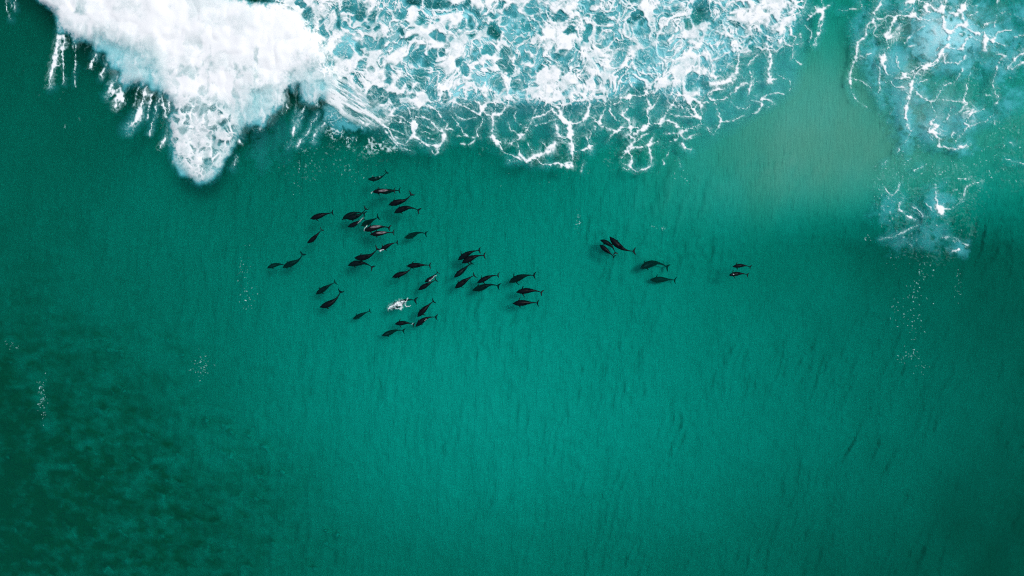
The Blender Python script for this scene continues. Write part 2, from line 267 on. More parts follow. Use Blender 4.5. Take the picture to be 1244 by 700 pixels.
for (hx, hy, a, b, r, c) in HOL:
    m = max(a, b)*1.7+8
    i0 = max(0, int(hx-m-GX0)); i1 = int(hx+m-GX0)+1; j0 = max(0, int(hy-m-GY0)); j1 = int(hy+m-GY0)+1
    X = QX[j0:j1, i0:i1]-hx; Y = QY[j0:j1, i0:i1]-hy
    cr, sr = math.cos(math.radians(r)), math.sin(math.radians(r))
    d = np.hypot((X*cr+Y*sr)/(a*1.12), (-X*sr+Y*cr)/(b*1.12))
    e = (1.0+2.2*((hx*7+hy*3) % 5)/4)/min(a, b)
    v = sstep(1+e, 1-e, d)
    hole[j0:j1, i0:i1] = np.maximum(hole[j0:j1, i0:i1], v*(.55+.45*min(1, c+.3)))
    clear[j0:j1, i0:i1] = np.maximum(clear[j0:j1, i0:i1], v*c*np.clip(1.05-.35*(d-.2)+.12*Y/b, 0, 1.1))
thick = fbm(PX/46+5, PY/40+2, 3)                           # where the foam is thick the openings close up
def opening(scale, ox, oy, warp, lo, hi, seed_bias):
    f1, f2, idc = cells((PX+wx*warp+rx*.7)/scale+ox, (PY+wy*warp+ry*.7)/scale+oy, .95)
    rim = .30-.20*idc+(thick-.45)*.5
    return sstep(rim, rim+1.5/scale, f2-f1)*sstep(lo, hi, idc-seed_bias*(thick-.4)), idc
oA, iA = opening(15, 0, 0, 2.4, .30, .5, 1.6)
oB, iB = opening(7.5, 40, 7, 2.2, .40, .6, 1.4)
oC, iC = opening(4.2, 11, 60, 1.8, .5, .7, 1.0)
keep = 1-.8*sstep(.0, .5, blur(hole, 3))
veilA = oA*keep*(.5+.4*iA); veilB = oB*keep*(.45+.45*iB)*(1-oA); veilC = oC*.3*(1-oA*.5)
hole2 = np.maximum(hole, np.maximum(veilA, np.maximum(veilB, veilC)))
clear2 = np.maximum(clear, np.maximum(oA*keep*(iA-.25)*.75, oB*keep*(iB-.3)*.8))
clear2 = np.clip(clear2*.8, 0, 1)
# threads of foam across the openings
g1, g2, idg = cells((PX+wx*2.6)/8+11, (PY+wy*2.6)/10+5)
k1, k2, idk = cells((PX+wx*2.4+rx)/13+3, (PY+wy*2.4+ry)/11+8)
thr = .8*sstep(.17, .0, g2-g1)*sstep(.42, .66, fbm(PX/12+4, PY/12+88, 3))
thin_lace = .34*sstep(.3, .0, k2-k1)*(.4+.9*rough)+.30*sstep(.34, .0, g2-g1)*sstep(.3, .6, fine)
thin_lace = .34*sstep(.3, .0, k2-k1)*(.4+.9*rough)+.30*sstep(.34, .0, g2-g1)*sstep(.3, .6, fine)
lines = 1-(1-.95*sstep(.40, .95, st1))*(1-.80*sstep(.5, .95, st2))*(1-.5*sstep(.55, 1, st3))*(1-.85*sstep(.5, .95, st4))
pad = sstep(.45, .71, fbm((PX+sw1*.7)/30+17, (PY+sw2*.7)/24+3, 4, .58))       # thick, nearly closed foam
smear = .55+.6*fbm(u0/16, v0/3.4, 3, .6)                                       # dragged texture
weave = 1-(1-lines)*(1-np.clip(pad*(.6+.5*smear*fine*1.6), 0, 1))
net_w = 1-hole2*(1-np.maximum(.6*thr, thin_lace*(1-.6*clear2)))
only = 1-np.maximum(hole*.92, 0)*(1-np.maximum(.75*st3**3*(1-.5*clear), .5*st2**4))   # the traced openings always stay
mixv = sstep(.40, .60, fbm(PX/55+91, PY/45+4, 2))
white = np.minimum(only, weave*(.56+.22*mixv)+net_w*(.44-.22*mixv))
white = sstep(.15, .88, white)
white = white*(.90+.14*sstep(.3, .62, fine))*(1-.16*sstep(.5, .68, fbm(PX/18+8, PY/15+60, 4))*(.4+1.2*micro))
# ridges catch more bubbles
white = np.clip(white, 0, 1)*net_edge

# ---- fine lace that fringes the traced net
fr = blur(np.maximum(dense, (lace > .3).astype(np.float32)), 8)
lowf = blur((inside([(400,100),(990,0),(965,110),(850,185),(790,212),(640,206),(470,190)], PX, PY)).astype(np.float32), 7)
net = sstep(.13, .0, k2-k1)*sstep(.40, .62, fbm(PX/11+44, PY/11+3, 3))*.8
net2 = sstep(.2, .0, g2-g1)*sstep(.44, .68, fbm(PX/9+14, PY/9+53, 3))*.65
rightp = blur(inside([(1040,-112),(1030,60),(1062,120),(1090,175),(1150,182),(1215,150),(1250,130),(1362,120),(1362,-112)], PX, PY).astype(np.float32), 9)
lowp = blur(inside([(1060,215),(1100,190),(1200,205),(1190,240),(1180,300),(1150,318),(1075,300)], PX, PY).astype(np.float32), 10)
sidep = blur(inside([(1200,130),(1362,120),(1362,260),(1220,230)], PX, PY).astype(np.float32), 12)
nets = np.maximum(np.maximum(net*.6, net2*.7), .8*st2**4+.5*st3**4)*(.35+1.0*rough)*np.clip(lowf*sstep(.08, .45, fr)*.9+rightp*.95*sstep(.02, .3, fr)+lowp*.16+sidep*.12, 0, 1)
outp = sstep(1250, 1290, PX)*sstep(150, 90, PY)+sstep(-4, -30, PY)*sstep(1010, 1040, PX)
nets = np.maximum(nets, net*np.clip(outp, 0, 1)*.9)
# flecks
flk = sstep(.68, .82, fbm(PX/2.6+9, PY/2.2+21, 2, .7))*sstep(.5, .64, fbm(PX/22+1, PY/22+6, 2))*.8
flk = flk*np.clip(lowp*.5+sidep*.4+rightp*.3+lowf*.15, 0, 1)
crestp = blur(inside([(396,128),(440,152),(470,170),(500,184),(470,190),(430,186),(396,170)], PX, PY).astype(np.float32), 5)
c1, c2, idq = cells((PX+wx*2)/6+1, (PY+wy*2)/5+3)
flk = np.maximum(flk, crestp*np.maximum(sstep(.58, .74, fbm(PX/3.3+2, PY/2.7+5, 3, .6)), sstep(.16, .03, c2-c1)*.8)*sstep(.44, .64, fbm(PX/9+2, PY/9+5, 3))*.75)
mistp = blur(inside([(340,150),(420,160),(440,200),(350,215)], PX, PY).astype(np.float32), 10)
flk = np.maximum(flk, .35*mistp*sstep(.76, .86, fbm(PX/2.6+2, PY/2.7+5, 2, .6))*.6)
foam = np.maximum(np.maximum(white, lace*(.85+.3*fine)), np.maximum(nets, flk))
foam = np.maximum(foam, halo*(.30*lowf+.55*rightp)*sstep(.35, .7, fine)*rough)
mx_ = PX+sw1*.7+wx*2; my_ = PY+sw2*.7+wy*2
milk = np.maximum(np.exp(-((mx_-1152)/46)**2-((my_-32)/40)**2), .7*np.maximum(np.exp(-((PX-1103)/14)**2-((PY-105)/40)**2), np.exp(-((PX-1140)/26)**2-((PY-140)/28)**2)))
foam = np.maximum(foam, np.clip(milk*(.10+.9*(fbm(PX/12+wx*.1+41, PY/12+7, 4, .6)-.3)+.35*st2*st1), 0, .62))
# streaked run of foam down the shoulder of the wave
sh = blur(inside([(392,96),(410,92),(426,100),(446,118),(474,138),(468,152),(440,148),(410,138),(396,126)], PX+wx, PY+wy).astype(np.float32), 4)
u = (PX*.83+PY*.56); v_ = (-PX*.56+PY*.83)
stk = sstep(.36, .60, fbm(u/24+wx*.05, v_/3.0, 4, .6)+.12*(micro-.5))
foam = foam*(1-sh)+sh*np.maximum(.12+.80*stk, .5*foam)
wkx = (PX-430)*.83+(PY-110)*.56

# ---- the breaking wave: edge pulled into downward streamers
sk = PX+(PY-60)*.16*sstep(330, 150, PX)                    # streamers lean to the left on the left side
sk = sk+wx*1.2
streak = fbm(sk/5.5, PY/30+3, 4, .6); streak2 = fbm(sk/13+30, PY/34+13, 3, .55); bstreak = fbm(sk/17+7, PY/70+1, 2)
pull = sstep(8, 60, PY+PX*.04)*(1-.72*sstep(150, 185, PY))
bx = PX+wx*1.4+rx*1.5; by = PY-((streak-.5)*20+(streak2-.5)*44+2)*pull+wy*1.4+ry*1.5
bmask = inside(BREAKER, bx, by).astype(np.float32)
bsoft = blur(bmask, 2); bmid = blur(bmask, 6, 2); bwide = blur(bmask, 10, 3); bdeep = blur(bmask, 22, 3)
# depth into the mass, counted from its lower edge
lowedge = np.interp(PX, [-120,40,70,110,150,185,222,240,262,305,330,370,400,420], [-30,0,35,52,86,98,190,218,196,150,140,118,112,90])
din = (lowedge-PY+wy*3+(rough-.5)*26)                                         # how far above the lower rim
thin = sstep(64, 6, din+22*(bstreak-.5))*sstep(10, 60, PY)                 # the falling curtain is thinner than the crest
curtain = np.clip(.30+1.15*(.6*streak+.4*streak2-.2)-.10, 0, 1)
curtain = sstep(.30, .92, curtain)
clumps = sstep(.40, .60, fbm(PX/13+2, PY/13+55, 5, .6))
tend = np.clip(1-np.abs(fbm(sk/6+wx*.06+40, PY/34+8, 3, .5)-.5)*8, 0, 1)          # hanging threads of spray
fringe = bwide*.45+bmid*.45+bsoft*.1
body = sstep(.36, .74, fringe+((streak-.5)*.8+(tend-.35)*.22)*pull*sstep(1., .55, bwide)+(fine-.5)*.55+(rough-.5)*.35)
body = body*(1-thin*(1-np.maximum(curtain*.95, clumps*.55))*.88)
veil = sstep(.50, .72, fbm(PX/20+20+wx*.1, PY/20+70, 5, .58))*sstep(300, 140, PX)
body = body*(1-veil*(.25+.5*rough)*sstep(1.0, .8, bdeep)*sstep(240, 150, PX))
body = body*(1-.15*sstep(.45, .7, fbm(sk/30+4, PY/26+9, 5, .6))*sstep(360, 250, PX)*(.4+rough))
veil2 = sstep(.54, .74, fbm(sk/12+20, PY/22+7, 5, .6))*sstep(390, 310, PX)*sstep(30, 75, PY)
body = body*(1-veil2*.34)
# bubbly lobe at the bottom
lobe = blur(inside([(205,130),(206,172),(216,196),(238,220),(250,218),(266,196),(290,164),(286,140),(262,124),(226,118)], PX, PY).astype(np.float32), 5)
b1, b2, idl = cells((PX+wx*1.5)/8+21, (PY+wy*1.5)/10+2)
b3, b4, idm = cells((PX+wx*1.5)/4.5+2, (PY+wy*1.5)/5+52)
lh = sstep(.14, .34, b2-b1)*sstep(.25, .45, idl); lh2 = sstep(.16, .36, b4-b3)*sstep(.3, .5, idm)
core = np.clip(np.exp(-(((PX-243)/15)**2+((PY-160)/40)**2))*1.2+.8*np.exp(-(((PX-232)/10)**2+((PY-205)/14)**2)), 0, 1)
body = np.where(lobe > .01, body*(1-lobe)+lobe*np.maximum(body*np.maximum(core*.95, clumps*.5), sstep(.40, .62, bmid*.8+bsoft*.2+(.42-b1)*.55+(.42-b3)*.35+(rough-.5)*.3)*(1-np.clip(.78*lh+.45*lh2*sstep(.35, .6, fine), 0, .92)*(1-.8*st3**2))*(.68+.5*fine)), body)
for (hx, hy, a, b) in ((246,133,8,7),(225,134,2.5,6),(250,200,6,10),(222,158,6,8),(262,178,7,9),(270,152,6,7),(143,73,3,4)):
    body = body*(1-.75*sstep(1.3, .6, np.hypot((QX-hx)/a, (QY-hy)/b))*(1-.7*streak))
body = np.clip(body, 0, 1)
mist = sstep(.0, .7, bwide)*(1-bsoft)*sstep(20, 70, PY)*np.maximum(sstep(.40, .66, streak2)*.5, tend**2*.6)*(.3+1.1*rough)*(1-.85*sstep(140, 175, PY))
inb = sstep(0, .35, bsoft)
foam = np.clip(np.maximum(foam*(1-inb*sstep(340, 300, PX)), np.maximum(body, mist*.75)), 0, 1)

# ---- bubbles just under the surface (pale turquoise water)
def blob(x, y, a, b, s): return s*np.exp(-(((PX+wx*2-x)/a)**2+((PY+wy*2-y)/b)**2))
wide = blur(dense, 14)
tone = fbm(PX/10+wx*.2+5, PY/10+66, 4, .6); tone2 = fbm(PX/28+15, PY/28+6, 3)
aer = np.clip(sstep(.05, .75, wide)*(1.02-.30*sstep(.35, .65, tone2))*(.86+.5*(tone-.4))*(1-clear2*.85), 0, 1)*(1-.9*clear2*sstep(.7, 1, clear2))
aer = np.maximum(aer, lowf*(.17+.2*tone)*sstep(200, 125, PY+wy*3+sw2*.4))
aer = np.maximum(aer, lowf*.30*sstep(165, 115, PY+wy*2)*sstep(.34, .62, fbm(PX/40+8, PY/30+51, 4))*(.5+tone))
aer = np.maximum(aer, halo*.5*sstep(.3, .7, fbm(PX/30, PY/30+9, 3)))
aer = np.maximum(aer, rightp*rightp*(.10+.5*sstep(.36, .68, fbm(PX/34+31+wx*.1, PY/38+12, 5, .6)))*(.25+1.0*(tone-.15)+.5*(fine-.3)+.25*st1))
aer = np.maximum(aer, np.maximum(bsoft*(.92-.5*lobe), sstep(.02, .6, blur(bmask, 7))*.42*sstep(60, 120, PY)*sstep(.3, .7, streak)))
for q in ((420,150,26,15,.55),(405,140,14,16,.5),(1080,255,22,22,.32),(1140,246,20,22,.5),(1132,285,26,24,.34),(1165,300,16,14,.45),(1095,290,22,18,.25),(1103,140,16,50,.6),
          (1090,120,16,50,.42),(1135,155,28,22,.6),(1150,40,52,42,1.15),(1205,45,30,20,.8),(1090,75,26,26,.6),(1230,60,30,50,.45),(1170,178,18,9,.5),(1145,150,45,40,.35),(316,180,16,34,.12),(340,165,22,34,.10)):
    b_ = blob(*q); aer = np.maximum(aer, b_*sstep(.25, .95, b_/q[4]*.9+1.5*(tone-.42)+.8*(fine-.45)+.2*st1))
edgefade = sstep(GX0, GX0+50, PX)*sstep(GX1, GX1-50, PX)*sstep(GY0, GY0+20, PY)*sstep(GY1, GY1-12, PY)
aer = np.clip(aer, 0, 1)*edgefade
foam = foam*edgefade
# ---- relief, in metres
bil = fbm(PX/22+6, PY/22+2, 5, .55)
hgt = .03+.07*foam
dome = sstep(.05, 1, bdeep)
bil = fbm(PX/30+6, PY/30+2, 3, .4)
bh = (1.35*dome*(1-.35*sstep(0, 130, PY))+.75*(bil-.5)*sstep(.2, .9, bwide)+.38*np.abs(fbm(PX/19+6, PY/19+2, 2, .4)-.5))
hgt = hgt+np.maximum(bh, 0)*sstep(.12, .9, bmid)
hgt = hgt + dense*(1-inb)*(.30*(fbm(PX/40+77, PY/40+8, 3, .4)-.4))
hgt = np.maximum(hgt, .02)

# ================================================================ the sea floor
def control(px, py, tab):
    """smooth interpolation of a coarse table laid over the layout (9 columns, 7 rows)"""
    tab = np.asarray(tab, np.float32)
    u = np.clip(px/155.5, 0, 8); v = np.clip(py/116.67, 0, 6)
    def wts(t, n):
        i = np.minimum(np.floor(t).astype(int), n-2); f = t-i
        return i, f
    i, f = wts(u, 9); j, g = wts(v, 7)
    def cub(p0, p1, p2, p3, t): return p1+.5*t*(p2-p0+t*(2*p0-5*p1+4*p2-p3+t*(3*(p1-p2)+p3-p0)))
    rows = []
    for dj in (-1, 0, 1, 2):
        jj = np.clip(j+dj, 0, 6)
        rows.append(cub(*[tab[jj, np.clip(i+di, 0, 8)] for di in (-1, 0, 1, 2)], f))
    return cub(*rows, g)
DEPTH = [[8, 7.6, 6, 4.0, 3.2, 2.6, 1.8, 2.0, 2.6],
         [7.6, 7.4, 6.0, 4.6, 3.4, 1.9, .98, 1.05, 1.5],
         [6.6, 6.2, 5.5, 4.8, 4.0, 2.3, 1.2, 1.35, 2.1],
         [6.2, 5.4, 4.6, 3.8, 3.4, 3.3, 3.4, 4.3, 5.0],
         [5.8, 5.2, 4.3, 3.2, 2.8, 3.2, 3.8, 4.4, 5.2],
         [5.8, 5.4, 4.8, 3.7, 3.4, 3.8, 4.2, 4.8, 5.4],
         [6.0, 5.8, 5.4, 5.0, 4.8, 5.0, 5.2, 5.6, 6.0]]
DARK = [[0]*9, [0]*9, [0, 0, 0, 0, 0, 0, 0, 0, .1], [0, 0, 0, 0, 0, .05, .2, .45, .65], [0, 0, 0, 0, 0, 0, .15, .3, .7], [0, 0, 0, 0, 0, .05, .25, .45, .85], [0, 0, .1, .1, .1, .15, .35, .65, 1]]
WEED = [[.2, .1, 0, 0, 0, 0, 0, 0, 0], [.1, 0, 0, 0, 0, 0, 0, 0, 0], [.2, 0, 0, 0, 0, 0, 0, 0, .0], [.50, .2, 0, 0, 0, 0, 0, .0, .1],
        [.92, .62, .1, 0, 0, 0, 0, 0, .1], [1.1, .9, .45, 0, 0, 0, 0, 0, .2], [1.2, 1, .6, .1, .05, .05, .1, .2, .4]]
SILT = [[0, 0, 0, 0, .05, .4, .8, .8, .8], [0, 0, 0, 0, .15, .75, 1, 1, .9], [0, 0, 0, 0, .08, .7, 1, .9, .8], [0, 0, 0, 0, 0, .3, .4, .3, .2], [0]*9, [0]*9, [0]*9]
def axis(a, b, step, far):
    inner = np.arange(a, b+.1, step); out = []
    d = step; x = 0.0
    while x < far: d *= 1.35; x += d; out.append(x)
    out = np.array(out)
    return np.concatenate([(a-out)[::-1], inner, b+out])
sx = axis(-40, 1284, 2.2, 14000); sy = axis(-40, 740, 2.2, 14000)
SXg, SYg = np.meshgrid(sx, sy); cxp = np.clip(SXg, -60, 1304); cyp = np.clip(SYg, -60, 760)
n1 = (fbm(cxp/90+2, cyp/90+7, 4)-.5)
# light streaks of the sea surface, modelled as bed relief, leaning at right
lean = .12+.30*sstep(450, 1100, cxp)
rip_u = cxp+lean*(cyp-350)+(fbm(cxp/25+7, cyp/40+9, 3)-.5)*14
rp = fbm(rip_u/5.5+(n1*2), cyp/34+5, 4, .65)-.5
rp2 = fbm(rip_u/22+9, cyp/120+15, 3, .55)-.5
facet_streak_relief = -sstep(.56, .76, fbm(rip_u/10+21, cyp/60+33, 3, .55))*sstep(.45, .6, fbm(cxp/70+5, cyp/70+44, 2))*sstep(760, 950, cxp)*sstep(260, 380, cyp)
dep_ = control(cxp, cyp, DEPTH)*(1+.24*n1)+1.5*sstep(760, 1040, cxp)*np.exp(-((cyp-322-10*np.sin(cxp/60)-60*n1)/44)**2)
pat = .35+1.1*sstep(.36, .64, fbm(cxp/75+14, cyp/75+81, 3))              # ripples come and go in patches
cross = fbm((cxp*.5+cyp)/9+3, (cxp-.5*cyp)/26+8, 3)-.5
floor_z = -dep_ + np.clip(dep_/3, .2, 1)*(pat*(.52*rp+.24*cross)+.34*rp2+.05*facet_streak_relief+.22*(fbm(cxp/5, cyp/9+40, 3)-.5))
# sunken reef: weedy lumps of rock
RK = '''122 412 1;132 424 .8;147 428 .7;118 432 .5;208 416 .9;222 432 .8;124 500 1.1;150 472 .8;141 476 .6;84 525 .7;130 535 1.2;92 565 1;70 540 .6;110 548 .7;176 528 1;205 545 1;213 552 .8;250 512 .6;275 519 1.1;282 527 .8;303 527 .6;323 543 1.1;278 552 .8;292 561 .6;318 577 1.2;344 574 .8;164 558 .9;138 566 .7;190 574 .8;202 583 .9;220 588 .7;95 582 .6;122 580 1;200 602 1.1;212 600 .7;138 608 .8;104 594 1.1;112 604 .8;290 603 .9;305 606 .9;252 608 .9;320 606 .6;190 626 .9;222 633 1.1;244 634 .9;258 632 .8;300 630 .6;80 634 .9;84 640 .6;56 656 1.1;34 680 1.2;200 654 1;206 660 .7;240 665 1;252 668 1.1;266 672 .7;128 690 1.2;175 684 .9;190 690 .8;60 696 1.3;10 440 .8;34 494 .7;12 470 .8;40 446 .9;12 558 .8;40 575 .7;395 643 .7;410 650 .6;380 690 .8;396 660 .7;340 642 .6;8 520 .7;50 610 .8;20 640 .9;150 646 .8;230 690 .8;300 690 .8;330 660 .7'''
lump = np.zeros(SXg.shape, np.float32); hollow = lump.copy()
rwx = (fbm(cxp/7, cyp/7, 3)-.5)*11; rwy = (fbm(cxp/7+31, cyp/7+12, 3)-.5)*11
for e in RK.split(';'):
    x, y, r0 = map(float, e.split()); r0 *= 5.5
    i0, i1 = np.searchsorted(sx, (x-30, x+30)); j0, j1 = np.searchsorted(sy, (y-30, y+30)); w_ = (slice(j0, j1), slice(i0, i1))
    X = cxp[w_]+rwx[w_]-x; Y = cyp[w_]+rwy[w_]-y; X, Y = X*.94+Y*.34, Y*.94-X*.34
    lump[w_] = np.maximum(lump[w_], np.exp(-(X/(r0*1.3))**2-(Y/(r0*.8))**2))
    hollow[w_] = np.maximum(hollow[w_], np.exp(-((X+r0*.5)/(r0*1.7))**2-((Y+r0*.6)/(r0*.75))**2))
reef = sstep(.30, .62, fbm(cxp/16+50+rwx*.05, cyp/9+21, 5, .6))
rk = fbm(cxp/6+8, cyp/5+17, 4, .65)-.5
floor_z = floor_z + .85*lump*(1+1.6*rk)-.35*hollow + control(cxp, cyp, WEED)*(.5*reef+.7*rk)
weedc = np.clip(control(cxp, cyp, WEED), 0, 1)
weed = np.clip(control(cxp, cyp, WEED)*(.66+.75*(fbm(cxp/26+3, cyp/20+8, 4)-.3)-.2*(reef-.5)+.9*(fbm(cxp/9+61, cyp/7+28, 4, .6)-.5))+.42*hollow*(.5+1.0*(rk+.5))*weedc**.5-.38*lump*sstep(-.1, .15, rk), 0, .96)
silt = np.clip(control(cxp, cyp, SILT)*(.62+.7*(fbm(cxp/40+13, cyp/60+8, 3)-.2)), 0, 1)
def floor_at(px, py):
    i = int(np.argmin(abs(sx-px))); j = int(np.argmin(abs(sy-py))); return float(floor_z[j, i])
kk = S*(H-floor_z)/H
v = np.stack([(SXg-622)*kk, (350-SYg)*kk, floor_z], -1).reshape(-1, 3)
nc = len(sx); nr = len(sy); idx = np.arange(nc*nr).reshape(nr, nc)
q = np.stack([idx[:-1, :-1], idx[1:, :-1], idx[1:, 1:], idx[:-1, 1:]], -1).reshape(-1, 4)
me = fast_mesh('seabed', v, q, {'weed': weed, 'silt': silt, 'dark_tone': np.clip(control(cxp, cyp, DARK)*(.8+.8*(fbm(cxp/50+3, cyp/70+1, 3)-.4)), 0, 1)})
m, t, p, out = nodes('seabed_sand')
aw = t.nodes.new('ShaderNodeAttribute'); aw.attribute_name = 'weed'
asl = t.nodes.new('ShaderNodeAttribute'); asl.attribute_name = 'silt'
tc = t.nodes.new('ShaderNodeTexCoord')
n = t.nodes.new('ShaderNodeTexNoise'); n.inputs['Scale'].default_value = .9; n.inputs['Detail'].default_value = 8; t.links.new(tc.outputs['Object'], n.inputs['Vector'])
r = t.nodes.new('ShaderNodeMixRGB'); r.inputs[1].default_value = (.40, .385, .325, 1); r.inputs[2].default_value = (.50, .48, .41, 1); t.links.new(n.outputs[0], r.inputs[0])
r2 = t.nodes.new('ShaderNodeMixRGB'); r2.inputs[2].default_value = (.50, .335, .255, 1); t.links.new(r.outputs[0], r2.inputs[1]); t.links.new(asl.outputs['Fac'], r2.inputs[0])
r3 = t.nodes.new('ShaderNodeMixRGB'); r3.inputs[2].default_value = (.045, .058, .004, 1); am = t.nodes.new('ShaderNodeAttribute'); am.attribute_name = 'dark_tone'; r4 = t.nodes.new('ShaderNodeMixRGB'); r4.inputs[2].default_value = (.12, .115, .095, 1)   # darker tone towards the right and the lower right corner
t.links.new(r2.outputs[0], r4.inputs[1]); t.links.new(am.outputs['Fac'], r4.inputs[0]); t.links.new(r4.outputs[0], r3.inputs[1]); t.links.new(aw.outputs['Fac'], r3.inputs[0])
t.links.new(r3.outputs[0], p.inputs['Base Color']); p.inputs['Roughness'].default_value = .9; p.inputs['Specular IOR Level'].default_value = .1
mp = t.nodes.new('ShaderNodeMapping'); mp.inputs['Scale'].default_value = (2.2, .35, 1); mp.inputs['Rotation'].default_value = (0, 0, -.26); t.links.new(tc.outputs['Object'], mp.inputs[0])
n2 = t.nodes.new('ShaderNodeTexNoise'); n2.inputs['Scale'].default_value = 1.6; n2.inputs['Detail'].default_value = 5; t.links.new(mp.outputs[0], n2.inputs['Vector'])
bp = t.nodes.new('ShaderNodeBump'); bp.inputs['Strength'].default_value = 1; bp.inputs['Distance'].default_value = .13
t.links.new(n2.outputs[0], bp.inputs['Height']); t.links.new(bp.outputs[0], p.inputs['Normal'])
me.materials.append(m)
tag(bpy.data.objects.new('seabed', me), kind='structure'); C.objects.link(bpy.data.objects['seabed'])

# ================================================================ the water: a clear green body that swallows red and scatters a little
bm = bmesh.new(); bmesh.ops.create_cube(bm, size=1)
for vv in bm.verts: vv.co = (vv.co.x*2400, vv.co.y*2400, 0 if vv.co.z > 0 else -16)
me = bpy.data.meshes.new('sea_water'); bm.to_mesh(me); bm.free()
m = bpy.data.materials.new('sea_water'); m.use_nodes = True; t = m.node_tree; t.nodes.remove(t.nodes['Principled BSDF']); out = t.nodes['Material Output']
ab = t.nodes.new('ShaderNodeVolumeAbsorption'); scn = t.nodes.new('ShaderNodeVolumeScatter'); ad = t.nodes.new('ShaderNodeAddShader')
SA = (1.05, .085, .105); SSC = (.006, .038, .026)
mx = max(SA); ab.inputs['Density'].default_value = mx; ab.inputs['Color'].default_value = tuple(1-a/mx for a in SA)+(1,)
mx = max(SSC); scn.inputs['Density'].default_value = mx; scn.inputs['Color'].default_value = tuple(a/mx for a in SSC)+(1,); scn.inputs['Anisotropy'].default_value = .0
t.links.new(ab.outputs[0], ad.inputs[0]); t.links.new(scn.outputs[0], ad.inputs[1]); t.links.new(ad.outputs[0], out.inputs['Volume'])
me.materials.append(m)
o = bpy.data.objects.new('sea_water', me); C.objects.link(o); tag(o, kind='structure')

# ================================================================ foam
def foam_material(name, col, strength, rough):
    m, t, p, out = nodes(name)
    a = t.nodes.new('ShaderNodeAttribute'); a.attribute_name = 'cover'
    mu = t.nodes.new('ShaderNodeMath'); mu.operation = 'MULTIPLY'; mu.inputs[1].default_value = strength; mu.use_clamp = True
    t.links.new(a.outputs['Fac'], mu.inputs[0]); t.links.new(mu.outputs[0], p.inputs['Alpha'])
    rp_ = t.nodes.new('ShaderNodeValToRGB'); el = rp_.color_ramp.elements
    el[0].position = 0; el[0].color = col[0]+(1,); el[1].position = 1; el[1].color = col[2]+(1,); e_ = el.new(.5); e_.color = col[1]+(1,)   # thin foam is wet and greener, thick foam is white
    t.links.new(a.outputs['Fac'], rp_.inputs[0]); t.links.new(rp_.outputs[0], p.inputs['Base Color']); p.inputs['Roughness'].default_value = rough; p.inputs['Specular IOR Level'].default_value = .2
    tc = t.nodes.new('ShaderNodeTexCoord'); n = t.nodes.new('ShaderNodeTexNoise'); n.inputs['Scale'].default_value = 5; n.inputs['Detail'].default_value = 6
    bp = t.nodes.new('ShaderNodeBump'); bp.inputs['Strength'].default_value = .25; bp.inputs['Distance'].default_value = .04
    t.links.new(tc.outputs['Object'], n.inputs['Vector']); t.links.new(n.outputs[0], bp.inputs['Height']); t.links.new(bp.outputs[0], p.inputs['Normal'])
    return m
M_FOAM = foam_material('white_foam', ((.30, .72, .72), (.62, .84, .84), (.875, .905, .90)), 1.0, .7)
M_AER = foam_material('bubbly_water', ((.02, .43, .50), (.12, .61, .70), (.37, .79, .86)), .95, .8)

def sheet(name, cover, z, keep, mat, px=PX, py=PY, lo=.03):
    """one sheet of foam: cells of the layout with enough cover, raised to z"""
    nr, nc = px.shape
    c = np.maximum(np.maximum(cover[:-1, :-1], cover[1:, :-1]), np.maximum(cover[:-1, 1:], cover[1:, 1:]))
    sel = (c > lo) & keep[:-1, :-1]
    idx = np.arange(nr*nc).reshape(nr, nc)
    q = np.stack([idx[:-1, :-1][sel], idx[1:, :-1][sel], idx[1:, 1:][sel], idx[:-1, 1:][sel]], -1)
    used = np.unique(q); remap = np.zeros(nr*nc, np.int64); remap[used] = np.arange(len(used)); q = remap[q]
    k = S*(H-z)/H
    v = np.stack([(px-622)*k, (350-py)*k, z], -1).reshape(-1, 3)[used]
    me = fast_mesh(name, v, q, {'cover': cover.reshape(-1)[used]}); me.materials.append(mat)
    o = bpy.data.objects.new(name, me); C.objects.link(o); return o
region_b = (bsoft > .004) & (PX < 416) | (PX < 398)
region_r = ((PX > 1012) & (PY < 190)) | (PX > 1200) & (PY < 260)
region_l = (PX > 1012) & ~region_r
region_s = ~(region_b | region_r | region_l)
tag(sheet('breaking_wave', foam, hgt, region_b, M_FOAM), 'white breaking wave with streamers of spray falling from its lower edge', 'wave')
tag(sheet('surf_foam', foam, hgt, region_s, M_FOAM), 'wide net of white surf foam spread to the right of the breaking wave', 'foam', kind='stuff')
tag(sheet('surf_foam', foam, hgt, region_r, M_FOAM), 'loose lace of foam over pale bubbly water at the upper right corner', 'foam', kind='stuff')
tag(sheet('surf_foam', foam, hgt, region_l, M_FOAM), 'small torn patch of foam drifting below the foam at the upper right', 'foam', kind='stuff')
al = np.ones(PX.shape, bool)
tag(sheet('bubbly_water', aer, np.full(PX.shape, -.07, np.float32)+.03*(fine-.5), al, M_AER), 'pale turquoise water full of bubbles around and under the surf foam', 'water', kind='stuff')

